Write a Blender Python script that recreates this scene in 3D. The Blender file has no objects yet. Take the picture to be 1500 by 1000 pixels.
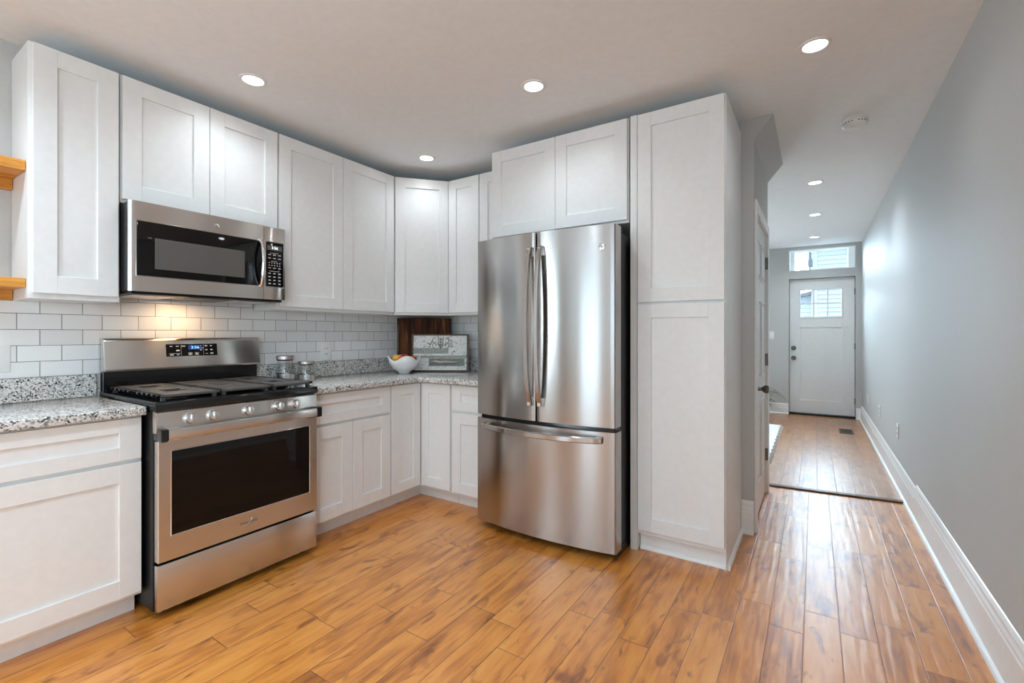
import bpy, bmesh, math, random
from math import sin, cos, pi, radians
from mathutils import Matrix, Vector
random.seed(7)
scn = bpy.context.scene
COL = scn.collection

# ------------------------------------------------------------------ camera, world, light, exposure
F_PX, HOR, YAW = 680.9, 489.4, 0.5772
cam_d = bpy.data.cameras.new('camera'); cam = bpy.data.objects.new('camera', cam_d); COL.objects.link(cam)
cam_d.sensor_width = 36.0; cam_d.lens = F_PX / 1500 * 36.0; cam_d.clip_start = 0.05
cam_d.shift_y = -(500 - HOR) / 1500
cam.location = (3.0677, 0.0, 1.225); cam.rotation_euler = (pi / 2, 0, YAW)
scn.camera = cam
scn.view_settings.view_transform = 'Standard'; scn.view_settings.look = 'None'
scn.view_settings.gamma = 1.0; scn.view_settings.use_curve_mapping = False
scn.view_settings.exposure = 0.45
scn.cycles.use_denoising = True
scn.cycles.max_bounces = 10; scn.cycles.diffuse_bounces = 6; scn.cycles.glossy_bounces = 5
scn.cycles.transmission_bounces = 8; scn.cycles.transparent_max_bounces = 12
scn.cycles.sample_clamp_indirect = 6.0
scn.cycles.caustics_reflective = False; scn.cycles.caustics_refractive = False

world = bpy.data.worlds.new('world'); scn.world = world; world.use_nodes = True
bg = world.node_tree.nodes['Background']
bg.inputs[0].default_value = (0.62, 0.81, 1.0, 1)
# hazy white sky, brightest where the veiled sun stands beyond the street in front of the house
_t = world.node_tree; _c = _t.nodes.new('ShaderNodeTexCoord'); _d = _t.nodes.new('ShaderNodeVectorMath'); _d.operation = 'DOT_PRODUCT'
_g = Vector((0.02, 0.90, 0.43)).normalized(); _d.inputs[1].default_value = _g; _t.links.new(_c.outputs['Generated'], _d.inputs[0])
_m = _t.nodes.new('ShaderNodeMapRange'); _m.interpolation_type = 'SMOOTHSTEP'
for _i, _v in ((1, 0.66), (2, 0.985), (3, 1.6), (4, 44.0)): _m.inputs[_i].default_value = _v
_t.links.new(_d.outputs['Value'], _m.inputs[0]); _t.links.new(_m.outputs[0], bg.inputs[1])

def lamp(name, kind, loc, energy, color, parent=None, **kw):
    d = bpy.data.lights.new(name, kind); d.energy = energy; d.color = color
    for k, v in kw.items():
        if k not in ('rot', 'aim'): setattr(d, k, v)
    o = bpy.data.objects.new(name, d); COL.objects.link(o); o.location = loc
    if 'rot' in kw: o.rotation_euler = kw['rot']
    if 'aim' in kw: o.rotation_euler = (Vector(kw['aim']) - Vector(loc)).to_track_quat('-Z', 'Y').to_euler()
    if parent: o.parent = parent
    return o
sun = lamp('sun', 'SUN', (4, 9, 6), 0.5, (1, 0.97, 0.92), angle=0.05, rot=(radians(38), 0, radians(-15)))
# daylight through the back door and front window, plus fill from added windows
DAY = (0.72, 0.87, 1.0); XRW = 3.634
lamp('daylight_back_door', 'AREA', (1.25, -2.63, 1.10), 7, DAY, shape='RECTANGLE', size=0.68, size_y=1.85, rot=(radians(90), 0, 0))
lamp('fill_back_window', 'AREA', (2.75, -2.63, 1.45), 5, DAY, shape='RECTANGLE', size=1.3, size_y=1.6, rot=(radians(90), 0, 0))  # frontal fill, from a window added behind the camera
lamp('fill_side_window', 'AREA', (-0.13, -1.45, 1.62), 50, DAY, shape='RECTANGLE', size=1.0, size_y=0.9, rot=(radians(90), 0, radians(-90)))  # broad fill from an unseen, added window in the left wall
lamp('fill_right_window', 'AREA', (XRW + 0.13, -1.55, 1.45), 35, (0.76, 0.89, 1.0), shape='RECTANGLE', size=1.3, size_y=1.2, rot=(radians(90), 0, radians(90)))  # fill for the range wall, from an invented window out of view
lamp('daylight_front_window', 'AREA', (0.95, 8.53, 1.45), 50, DAY, shape='RECTANGLE', size=1.1, size_y=1.4, rot=(radians(90), 0, radians(180)))

# ------------------------------------------------------------------ helpers
CEIL = 2.554
class MB:
    """collects shapes in one bmesh"""
    def __init__(s, T=None): s.bm = bmesh.new(); s.T = T
    def _merge(s, b, mi=0, M=None):
        if M is not None: b.transform(M)
        for f in b.faces: f.material_index = mi
        me = bpy.data.meshes.new('t'); b.to_mesh(me); b.free(); s.bm.from_mesh(me); bpy.data.meshes.remove(me)
        return s
    def box(s, x0, x1, y0, y1, z0, z1, bev=0.0, mi=0, M=None, seg=1):
        b = bmesh.new(); bmesh.ops.create_cube(b, size=1)
        b.transform(Matrix.Translation(((x0+x1)/2, (y0+y1)/2, (z0+z1)/2)) @ Matrix.Diagonal((abs(x1-x0), abs(y1-y0), abs(z1-z0), 1)))
        if bev: bmesh.ops.bevel(b, geom=list(b.edges), offset=bev, segments=seg, profile=0.5, affect='EDGES')
        return s._merge(b, mi, M)
    def prism(s, pts, axis, a, c, mi=0, bev=0.0, M=None, seg=1):
        """polygon pts in the two other axes, extruded along axis from a to c"""
        b = bmesh.new()
        def P(p, t): return {'x': (t, p[0], p[1]), 'y': (p[0], t, p[1]), 'z': (p[0], p[1], t)}[axis]
        v0 = [b.verts.new(P(p, a)) for p in pts]; v1 = [b.verts.new(P(p, c)) for p in pts]
        n = len(pts); b.faces.new(v0); b.faces.new(v1)
        for i in range(n): b.faces.new((v0[i], v0[(i+1) % n], v1[(i+1) % n], v1[i]))
        bmesh.ops.recalc_face_normals(b, faces=b.faces)
        if bev: bmesh.ops.bevel(b, geom=list(b.edges), offset=bev, segments=seg, profile=0.5, affect='EDGES')
        return s._merge(b, mi, M)
    def cyl(s, p0, p1, r0, r1=None, seg=24, mi=0, bev=0.0):
        p0, p1 = Vector(p0), Vector(p1); d = p1 - p0; r1 = r0 if r1 is None else r1
        b = bmesh.new(); bmesh.ops.create_cone(b, cap_ends=True, segments=seg, radius1=r0, radius2=r1, depth=d.length)
        if bev:
            es = [e for e in b.edges if len(e.link_faces) == 2 and any(len(f.verts) > 4 for f in e.link_faces)]
            bmesh.ops.bevel(b, geom=es, offset=bev, segments=2, profile=0.5, affect='EDGES')
        M = Matrix.Translation((p0+p1)/2) @ d.to_track_quat('Z', 'Y').to_matrix().to_4x4()
        return s._merge(b, mi, M)
    def lathe(s, prof, c=(0, 0, 0), seg=40, mi=0, rim=None, M=None):
        """prof: (r, z) list; rim(angle, t) -> dz"""
        b = bmesh.new(); rings = []
        for k, (r, z) in enumerate(prof):
            t = k / (len(prof)-1)
            if r < 1e-6: rings.append([b.verts.new((c[0], c[1], c[2]+z))]); continue
            rings.append([b.verts.new((c[0]+r*cos(2*pi*i/seg), c[1]+r*sin(2*pi*i/seg), c[2]+z+(rim(2*pi*i/seg, r, z) if rim else 0))) for i in range(seg)])
        for A, B in zip(rings, rings[1:]):
            for i in range(seg):
                j = (i+1) % seg
                q = [A[i % len(A)], A[j % len(A)], B[j % len(B)], B[i % len(B)]]
                u = []
                for v in q:
                    if v not in u: u.append(v)
                if len(u) > 2: b.faces.new(u)
        bmesh.ops.recalc_face_normals(b, faces=b.faces)
        return s._merge(b, mi, M)
    def tube(s, pts, r, seg=10, mi=0, sx=1.0, up=(0, 0, 1), cap=True):
        b = bmesh.new(); P = [Vector(p) for p in pts]; rings = []
        for i, p in enumerate(P):
            d = (P[min(i+1, len(P)-1)] - P[max(i-1, 0)]).normalized()
            a = d.cross(Vector(up)); a = a.normalized() if a.length > 1e-4 else d.orthogonal().normalized()
            n = a.cross(d); rr = r(i/(len(P)-1)) if callable(r) else r
            rings.append([b.verts.new(p + a*(rr*sx*cos(2*pi*k/seg)) + n*(rr*sin(2*pi*k/seg))) for k in range(seg)])
        for A, B in zip(rings, rings[1:]):
            for k in range(seg): b.faces.new((A[k], A[(k+1) % seg], B[(k+1) % seg], B[k]))
        if cap: b.faces.new(rings[0][::-1]); b.faces.new(rings[-1])
        bmesh.ops.recalc_face_normals(b, faces=b.faces)
        return s._merge(b, mi)
    def grid(s, fn, nu, nv, mi=0, thick=0.0):
        """surface fn(u,v), u,v in 0..1; optional solidify along normals"""
        b = bmesh.new()
        V = [[b.verts.new(fn(i/nu, j/nv)) for j in range(nv+1)] for i in range(nu+1)]
        for i in range(nu):
            for j in range(nv): b.faces.new((V[i][j], V[i+1][j], V[i+1][j+1], V[i][j+1]))
        bmesh.ops.recalc_face_normals(b, faces=b.faces)
        if thick: bmesh.ops.solidify(b, geom=list(b.faces), thickness=thick)
        return s._merge(b, mi)
    def ring_frame(s, x0, x1, z0, z1, y0, y1, wl, wr=None, wt=None, wb=None, mi=0, bev=0.0015):
        """picture-frame shape in the xz plane, one connected mesh, front at y0"""
        wr = wl if wr is None else wr; wt = wl if wt is None else wt; wb = wl if wb is None else wb
        b = bmesh.new()
        O = [(x0, z0), (x1, z0), (x1, z1), (x0, z1)]; I = [(x0+wl, z0+wb), (x1-wr, z0+wb), (x1-wr, z1-wt), (x0+wl, z1-wt)]
        def ring(L, y): return [b.verts.new((p[0], y, p[1])) for p in L]
        of, i_f, ob, ib = ring(O, y0), ring(I, y0), ring(O, y1), ring(I, y1)
        for i in range(4):
            j = (i+1) % 4
            b.faces.new((of[i], of[j], i_f[j], i_f[i])); b.faces.new((ob[i], ob[j], ib[j], ib[i]))
            b.faces.new((of[i], of[j], ob[j], ob[i])); b.faces.new((i_f[i], i_f[j], ib[j], ib[i]))
        bmesh.ops.recalc_face_normals(b, faces=b.faces)
        if bev:
            es = [e for e in b.edges if len(e.link_faces) == 2 and e.calc_face_angle(0) > 0.5]
            bmesh.ops.bevel(b, geom=es, offset=bev, segments=1, profile=0.5, affect='EDGES')
        return s._merge(b, mi)
    def build(s, name, mats, parent=None, smooth=False, local=False, angle=0.6):
        me = bpy.data.meshes.new(name)
        if s.T is not None: s.bm.transform(s.T)
        o = bpy.data.objects.new(name, me); COL.objects.link(o)
        if parent is not None:
            o.parent = parent
            if not local:
                r = parent
                while r.parent: r = r.parent
                s.bm.transform(basis(r).inverted())
        s.bm.to_mesh(me); s.bm.free()
        for m in (mats if isinstance(mats, (list, tuple)) else [mats]): me.materials.append(m)
        if smooth:
            for p in me.polygons: p.use_smooth = True
            if angle: me.set_sharp_from_angle(angle=angle)
        return o
def basis(o): return Matrix.Translation(o.location) @ o.rotation_euler.to_matrix().to_4x4()
def tag(o, label, cat, group=None, kind=None):
    if label: o['label'] = label
    if cat: o['category'] = cat
    if group: o['group'] = group
    if kind: o['kind'] = kind
    return o
def thing(name, label, cat, loc=(0, 0, 0), rz=0.0, group=None):
    o = bpy.data.objects.new(name, None); COL.objects.link(o); o.empty_display_size = 0.1
    o.location = loc; o.rotation_euler = (0, 0, rz)
    return tag(o, label, cat, group)
def struct(name, mb, mats, label=None, **kw):
    o = mb.build(name, mats, **kw); o['kind'] = 'structure'
    if label: o['label'] = label
    return o
def copy_tree(o, parent=None):
    kids = list(o.children); c = o.copy(); COL.objects.link(c)
    if parent is not None: c.parent = parent
    for k in kids: copy_tree(k, c)
    return c

# ------------------------------------------------------------------ materials
class NT:
    def __init__(s, name):
        s.m = bpy.data.materials.new(name); s.m.use_nodes = True; s.t = s.m.node_tree
        s.b = s.t.nodes['Principled BSDF']; s.out = s.t.nodes['Material Output']
    def n(s, typ, **kw):
        o = s.t.nodes.new(typ)
        for k, v in kw.items():
            if k.startswith('_'): setattr(o, k[1:], v)
            else:
                o.inputs[int(k[1:]) if k[0] == 'i' and k[1:].isdigit() else k.replace('__', ' ')].default_value = v
        return o
    def l(s, a, b): s.t.links.new(a, b)
    def math(s, op, a, b=None, c=None):
        o = s.t.nodes.new('ShaderNodeMath'); o.operation = op
        for i, v in enumerate((a, b, c)):
            if v is None: continue
            if hasattr(v, 'node'): s.l(v, o.inputs[i])
            else: o.inputs[i].default_value = v
        return o.outputs[0]
    def ramp(s, fac, stops, interp='LINEAR'):
        r = s.t.nodes.new('ShaderNodeValToRGB'); r.color_ramp.interpolation = interp
        e = r.color_ramp.elements
        while len(e) < len(stops): e.new(0.5)
        for x, (p, c) in zip(e, stops): x.position = p; x.color = (*c, 1) if len(c) == 3 else c
        s.l(fac, r.inputs[0]); return r.outputs[0]
    def coord(s, scale=(1, 1, 1), rot=(0, 0, 0), world=False):
        if world: src = s.t.nodes.new('ShaderNodeNewGeometry').outputs['Position']
        else: src = s.t.nodes.new('ShaderNodeTexCoord').outputs['Object']
        mp = s.t.nodes.new('ShaderNodeMapping'); mp.inputs['Scale'].default_value = scale; mp.inputs['Rotation'].default_value = rot
        s.l(src, mp.inputs[0]); return mp.outputs[0]
    def bump(s, h, strength, dist=0.01, normal=None):
        b = s.t.nodes.new('ShaderNodeBump'); b.inputs['Strength'].default_value = strength; b.inputs['Distance'].default_value = dist
        s.l(h, b.inputs['Height'])
        if normal is not None: s.l(normal, b.inputs['Normal'])
        return b.outputs[0]
def mat(name, col, rough=0.5, metal=0.0, spec=0.5, emit=None, es=0.0, trans=0.0, coat=0.0, noise=0.0, nscale=30.0, bump=0.0):
    k = NT(name); b = k.b
    b.inputs['Base Color'].default_value = (*col, 1); b.inputs['Roughness'].default_value = rough
    b.inputs['Metallic'].default_value = metal; b.inputs['Specular IOR Level'].default_value = spec
    b.inputs['Transmission Weight'].default_value = trans; b.inputs['Coat Weight'].default_value = coat
    if emit: b.inputs['Emission Color'].default_value = (*emit, 1); b.inputs['Emission Strength'].default_value = es
    nz = k.n('ShaderNodeTexNoise', Scale=nscale, Detail=4.0); k.l(k.coord(), nz.inputs['Vector'])
    f = noise or 0.02
    c0 = tuple(max(0, x*(1-f)) for x in col); c1 = tuple(min(1, x*(1+f)) for x in col)
    k.l(k.ramp(nz.outputs['Fac'], [(0.3, c0), (0.7, c1)]), b.inputs['Base Color'])
    if bump: k.l(k.bump(nz.outputs['Fac'], bump, 0.002), b.inputs['Normal'])
    return k.m
WHITE = mat('cabinet_white', (0.79, 0.80, 0.795), 0.32)
TRIM = mat('trim_white', (0.82, 0.82, 0.81), 0.35)
DOORP = mat('door_white', (0.74, 0.75, 0.74), 0.35)
WALLM = mat('wall_grey', (0.52, 0.525, 0.515), 0.6, spec=0.3, nscale=60, bump=0.06)
CEILM = mat('ceiling_white', (0.84, 0.865, 0.88), 0.8, spec=0.2)
BLACK = mat('black_enamel', (0.008, 0.008, 0.009), 0.12)
BLACKS = mat('black_satin', (0.006, 0.006, 0.0065), 0.35, spec=0.3)
BGLASS = mat('dark_glass', (0.004, 0.0035, 0.0035), 0.04, spec=0.28)
MESHG = mat('microwave_screen', (0.10, 0.095, 0.088), 0.3)
IRON = mat('cast_iron', (0.075, 0.072, 0.07), 0.42, noise=0.15, nscale=300, bump=0.2)
GREYP = mat('dark_side', (0.012, 0.012, 0.013), 0.4, spec=0.3)
CHROME = mat('chrome', (0.75, 0.75, 0.74), 0.12, 1.0)
ALU = mat('knob_metal', (0.78, 0.77, 0.76), 0.25, 1.0)
BRONZE = mat('hardware_bronze', (0.16, 0.14, 0.12), 0.3, 1.0)
PLASTIC = mat('white_plastic', (0.83, 0.83, 0.81), 0.35)
PLASTD = mat('slot_dark', (0.12, 0.12, 0.12), 0.5)
PRINT = mat('white_print', (0.6, 0.6, 0.6), 0.5)
CLOCKB = mat('blue_display', (0.02, 0.05, 0.2), 0.3, emit=(0.25, 0.55, 1.0), es=1.6)
CLOCKBG = mat('display_window', (0.01, 0.02, 0.06), 0.15, emit=(0.02, 0.08, 0.3), es=0.35)
CLOCKW = mat('white_display', (0.2, 0.2, 0.2), 0.3, emit=(0.85, 0.92, 1.0), es=1.5)
LIDM = mat('jar_lid_metal', (0.62, 0.56, 0.52), 0.38, 1.0)
LAMPM = mat('lamp_diffuser', (0.9, 0.9, 0.88), 0.5, emit=(1.0, 0.96, 0.90), es=7.0)
PORC = mat('white_porcelain', (0.82, 0.81, 0.80), 0.2)
RUGM = mat('rug_white', (0.80, 0.80, 0.78), 0.9, nscale=120, noise=0.08, bump=0.6)
LEAF = mat('leaf_green', (0.10, 0.16, 0.06), 0.5, noise=0.3, nscale=8)
POTM = mat('pot_grey', (0.35, 0.34, 0.33), 0.6)
SOIL = mat('soil', (0.05, 0.035, 0.025), 0.9, noise=0.3, nscale=100)
SIDING = mat('siding_white', (0.60, 0.63, 0.67), 0.6)
EAVE = mat('eave_grey', (0.16, 0.17, 0.19), 0.6)
GROUND = mat('street_grey', (0.3, 0.3, 0.3), 0.9)

def steel_mat(name, col, rough, nrm=0.05, axis='z', aniso=0.0):
    """brushed sheet: fine grooves along the horizontal, so reflections smear up and down"""
    k = NT(name); b = k.b; b.inputs['Metallic'].default_value = 1.0
    b.inputs['Base Color'].default_value = (*col, 1); b.inputs['Roughness'].default_value = rough
    nz = k.n('ShaderNodeTexNoise', Scale=1.0, Detail=3.0)
    k.l(k.coord(scale=(3, 3, 900) if axis == 'z' else (900, 3, 3)), nz.inputs['Vector'])
    k.l(k.ramp(nz.outputs['Fac'], [(0.3, (rough*0.97,)*3), (0.7, (rough*1.03,)*3)]), b.inputs['Roughness'])
    if aniso:
        b.inputs['Anisotropic'].default_value = aniso; b.inputs['Anisotropic Rotation'].default_value = 0.25
        tg = k.n('ShaderNodeTangent', _direction_type='RADIAL', _axis='Z'); k.l(tg.outputs[0], b.inputs['Tangent'])
    return k.m
STEEL = steel_mat('brushed_steel', (0.66, 0.63, 0.60), 0.24, aniso=0.85)
STEELF = steel_mat('fridge_steel', (0.47, 0.452, 0.437), 0.20, aniso=0.92)

def glass_mat(name, tint=(0.97, 0.99, 0.98), ior=1.04):
    k = NT(name); t = k.t; t.nodes.remove(k.b)
    tr = k.n('ShaderNodeBsdfTransparent', Color=(*tint, 1)); gl = k.n('ShaderNodeBsdfGlossy', Roughness=0.02)
    lw = k.n('ShaderNodeLayerWeight'); mx = k.n('ShaderNodeMixShader')      # facing term, the same from both sides of the sheet
    k.l(k.math('MULTIPLY_ADD', k.math('POWER', lw.outputs['Facing'], 4.0), 0.45, ior - 1.0), mx.inputs[0]); k.l(tr.outputs[0], mx.inputs[1]); k.l(gl.outputs[0], mx.inputs[2]); k.l(mx.outputs[0], k.out.inputs[0])
    return k.m
PANE = glass_mat('window_glass'); JARG = glass_mat('jar_glass', (0.975, 0.985, 0.98), 1.05)

def granite_mat():
    k = NT('granite'); b = k.b; b.inputs['Roughness'].default_value = 0.12
    v = k.n('ShaderNodeTexVoronoi', Scale=175.0); nz = k.n('ShaderNodeTexNoise', Scale=60.0, Detail=2.0)
    c = k.coord(world=True); k.l(c, nz.inputs['Vector'])
    add = k.n('ShaderNodeVectorMath', _operation='MULTIPLY_ADD'); add.inputs[1].default_value = (0.012,)*3
    k.l(nz.outputs['Color'], add.inputs[0]); k.l(c, add.inputs[2]); k.l(add.outputs[0], v.inputs['Vector'])
    sep = k.n('ShaderNodeSeparateColor'); k.l(v.outputs['Color'], sep.inputs[0])
    n2 = k.n('ShaderNodeTexNoise', Scale=26.0, Detail=3.0); k.l(c, n2.inputs['Vector'])
    f = k.math('MULTIPLY_ADD', n2.outputs['Fac'], 0.55, k.math('MULTIPLY_ADD', sep.outputs[0], 0.8, -0.17))
    col = k.ramp(f, [(0.0, (0.02, 0.02, 0.022)), (0.13, (0.045, 0.045, 0.05)), (0.21, (0.24, 0.235, 0.23)), (0.40, (0.46, 0.45, 0.43)), (0.55, (0.66, 0.65, 0.62)), (1.0, (0.80, 0.79, 0.76))])
    k.l(col, b.inputs['Base Color']); return k.m
GRANITE = granite_mat()

def tile_mat(name, axis, u0, z0, w=0.1522, h=0.0745, par=0):
    """running-bond subway tile computed from world position; axis is the horizontal one"""
    k = NT(name); b = k.b
    pos = k.n('ShaderNodeNewGeometry').outputs['Position']; sp = k.n('ShaderNodeSeparateXYZ'); k.l(pos, sp.inputs[0])
    zz = k.math('DIVIDE', k.math('SUBTRACT', sp.outputs['Z'], z0), h); row = k.math('FLOOR', zz); fz = k.math('FRACT', zz)
    half = k.math('MULTIPLY', k.math('MODULO', k.math('ADD', row, 40.0 + par), 2.0), 0.5)
    uu = k.math('ADD', k.math('DIVIDE', k.math('SUBTRACT', sp.outputs[axis], u0), w), half)
    colm = k.math('FLOOR', uu); fu = k.math('FRACT', uu)
    def edge(fr, size): return k.math('MULTIPLY', k.math('SUBTRACT', 0.5, k.math('ABSOLUTE', k.math('SUBTRACT', fr, 0.5))), size)
    d = k.math('MINIMUM', edge(fz, h), edge(fu, w))
    wn = k.n('ShaderNodeTexWhiteNoise', _noise_dimensions='2D'); cv = k.n('ShaderNodeCombineXYZ'); k.l(row, cv.inputs[0]); k.l(colm, cv.inputs[1]); k.l(cv.outputs[0], wn.inputs['Vector'])
    tc = k.ramp(wn.outputs['Value'], [(0.0, (0.80, 0.80, 0.795)), (1.0, (0.87, 0.87, 0.86))])
    mx = k.n('ShaderNodeMix', _data_type='RGBA'); mx.inputs['A'].default_value = (0.13, 0.125, 0.12, 1); k.l(tc, mx.inputs['B'])
    g = k.math('GREATER_THAN', d, 0.0012); k.l(g, mx.inputs['Factor']); k.l(mx.outputs['Result'], b.inputs['Base Color'])
    k.l(k.math('MULTIPLY_ADD', g, -0.6, 0.78), b.inputs['Roughness'])
    nz = k.n('ShaderNodeTexNoise', Scale=22.0, Detail=2.0)
    k.l(k.coord(scale=(1, 0.35, 1) if axis == 'Y' else (0.35, 1, 1), world=True), nz.inputs['Vector'])
    hgt = k.math('ADD', k.math('MINIMUM', k.math('DIVIDE', d, 0.004), 1.0), k.math('MULTIPLY', nz.outputs['Fac'], 0.35))
    k.l(k.bump(hgt, 0.35, 0.003), b.inputs['Normal']); return k.m
TILE_L = tile_mat('subway_tile', 'Y', 0.621, 1.0235); TILE_B = tile_mat('subway_tile_back', 'X', 0.489, 1.0235, par=1)

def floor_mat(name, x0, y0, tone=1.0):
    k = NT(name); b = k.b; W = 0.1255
    pos = k.n('ShaderNodeNewGeometry').outputs['Position']; sp = k.n('ShaderNodeSeparateXYZ'); k.l(pos, sp.inputs[0])
    uu = k.math('DIVIDE', k.math('SUBTRACT', sp.outputs['X'], x0), W); row = k.math('FLOOR', uu); fu = k.math('FRACT', uu)
    w1 = k.n('ShaderNodeTexWhiteNoise', _noise_dimensions='1D'); k.l(row, w1.inputs['W'])
    ln = k.math('MULTIPLY_ADD', w1.outputs['Value'], 0.35, 0.62)
    vv = k.math('ADD', k.math('DIVIDE', k.math('SUBTRACT', sp.outputs['Y'], y0), ln), k.math('MULTIPLY', w1.outputs['Value'], 17.3))
    cell = k.math('FLOOR', vv); fv = k.math('FRACT', vv)
    def edge(fr, size): return k.math('MULTIPLY', k.math('SUBTRACT', 0.5, k.math('ABSOLUTE', k.math('SUBTRACT', fr, 0.5))), size)
    d = k.math('MINIMUM', edge(fu, W), edge(fv, 0.75))
    cv = k.n('ShaderNodeCombineXYZ'); k.l(row, cv.inputs[0]); k.l(cell, cv.inputs[1])
    wn = k.n('ShaderNodeTexWhiteNoise', _noise_dimensions='2D'); k.l(cv.outputs[0], wn.inputs['Vector'])
    # per-board shifted coordinates so that the grain never runs on across a seam
    off = k.n('ShaderNodeVectorMath', _operation='MULTIPLY_ADD'); off.inputs[1].default_value = (7.0, 9.0, 5.0)
    k.l(wn.outputs['Color'], off.inputs[0]); k.l(pos, off.inputs[2])
    def noise(scale, sc, det=3.0, dist=0.0):
        mp = k.n('ShaderNodeMapping'); mp.inputs['Scale'].default_value = sc; k.l(off.outputs[0], mp.inputs[0])
        nz = k.n('ShaderNodeTexNoise', Scale=scale, Detail=det, Distortion=dist); k.l(mp.outputs[0], nz.inputs['Vector']); return nz.outputs['Fac']
    grain = noise(7.0, (6, 0.7, 1), 2.0, 0.6); cloud = noise(5.0, (2.2, 0.55, 1), 2.0, 0.8); fine = noise(22.0, (4, 0.30, 1), 1.0)
    knot = noise(11.0, (1.5, 0.55, 1), 2.0, 1.0)
    f = k.math('ADD', k.math('MULTIPLY', grain, 0.38), k.math('ADD', k.math('MULTIPLY', cloud, 0.5), k.math('ADD', k.math('MULTIPLY', wn.outputs['Value'], 0.15), k.math('MULTIPLY', fine, 0.12))))
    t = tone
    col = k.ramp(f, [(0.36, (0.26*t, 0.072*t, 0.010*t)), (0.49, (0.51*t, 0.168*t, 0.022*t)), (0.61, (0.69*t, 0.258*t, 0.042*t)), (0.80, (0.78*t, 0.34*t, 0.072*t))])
    kn = k.ramp(knot, [(0.60, (1, 1, 1)), (0.74, (0.45, 0.34, 0.25))])
    m1 = k.n('ShaderNodeMix', _data_type='RGBA', _blend_type='MULTIPLY'); m1.inputs['Factor'].default_value = 1.0
    k.l(col, m1.inputs['A']); k.l(kn, m1.inputs['B'])
    sm = k.ramp(k.math('DIVIDE', d, 0.0022), [(0.40, (0.36, 0.28, 0.22)), (0.90, (1, 1, 1))])
    m2 = k.n('ShaderNodeMix', _data_type='RGBA', _blend_type='MULTIPLY'); m2.inputs['Factor'].default_value = 1.0
    k.l(m1.outputs['Result'], m2.inputs['A']); k.l(sm, m2.inputs['B']); k.l(m2.outputs['Result'], b.inputs['Base Color'])
    b.inputs['Specular IOR Level'].default_value = 0.6; b.inputs['Coat Weight'].default_value = 0.85; b.inputs['Coat Roughness'].default_value = 0.33
    k.l(k.ramp(noise(4.0, (3, 1, 1), 1.0), [(0.3, (0.31,)*3), (0.7, (0.37,)*3)]), b.inputs['Roughness'])
    scr = noise(17.0, (2.0, 0.16, 1), 0.0, 0.5)      # hand-scraped ripples running along each board
    hgt = k.math('ADD', k.math('MULTIPLY', scr, 1.0), k.math('MULTIPLY', k.math('MINIMUM', k.math('DIVIDE', d, 0.004), 1.0), 0.45))
    k.l(k.bump(hgt, 0.50, 0.0060), b.inputs['Normal']); return k.m
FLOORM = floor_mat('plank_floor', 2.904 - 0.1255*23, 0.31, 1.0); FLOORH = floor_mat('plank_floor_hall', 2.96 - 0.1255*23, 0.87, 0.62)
THRESH = mat('threshold_wood', (0.10, 0.045, 0.018), 0.35, noise=0.2, nscale=20)

def wood_mat(name, stops, sc=(1, 8, 8), rough=0.4, scale=4.0, dist=1.0, spec=0.4):
    k = NT(name); nz = k.n('ShaderNodeTexNoise', Scale=scale, Detail=5.0, Distortion=dist); k.l(k.coord(scale=sc, world=True), nz.inputs['Vector'])
    k.l(k.ramp(nz.outputs['Fac'], stops), k.b.inputs['Base Color']); k.b.inputs['Roughness'].default_value = rough
    k.b.inputs['Specular IOR Level'].default_value = spec; k.l(k.bump(nz.outputs['Fac'], 0.1, 0.002), k.b.inputs['Normal']); return k.m
PINE = wood_mat('shelf_pine', [(0.35, (0.46, 0.17, 0.025)), (0.55, (0.66, 0.29, 0.05)), (0.7, (0.74, 0.38, 0.10))], sc=(10, 1.2, 10))
BOARDW = wood_mat('dark_board_wood', [(0.35, (0.016, 0.005, 0.002)), (0.52, (0.075, 0.022, 0.007)), (0.66, (0.22, 0.085, 0.022))], sc=(7, 7, 0.7), scale=3.0, dist=0.8, rough=0.6, spec=0.15)
FRAMEW = wood_mat('frame_wood', [(0.3, (0.045, 0.020, 0.009)), (0.7, (0.14, 0.065, 0.028))], sc=(8, 8, 8))
def distressed():
    k = NT('distressed_white'); c = k.coord(world=True)
    a = k.n('ShaderNodeTexNoise', Scale=45.0, Detail=6.0, Roughness=0.7); k.l(c, a.inputs['Vector'])
    k.l(k.ramp(a.outputs['Fac'], [(0.34, (0.16, 0.165, 0.15)), (0.42, (0.55, 0.56, 0.53)), (0.5, (0.76, 0.76, 0.73))]), k.b.inputs['Base Color'])
    k.b.inputs['Roughness'].default_value = 0.6; return k.m
PANEL = distressed()
ORN = mat('ornament_grey', (0.20, 0.21, 0.19), 0.6, noise=0.5, nscale=160)
BAND = mat('band_grey', (0.33, 0.35, 0.31), 0.6, noise=0.55, nscale=170)
FRUIT_O = mat('fruit_orange', (0.78, 0.20, 0.02), 0.35, noise=0.15, nscale=40)
FRUIT_Y = mat('fruit_yellow', (0.78, 0.42, 0.03), 0.35, noise=0.15, nscale=40)
FRUIT_R = mat('fruit_red', (0.42, 0.02, 0.015), 0.3, noise=0.2, nscale=30)
STEM = mat('stem_brown', (0.12, 0.08, 0.04), 0.7)

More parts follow.
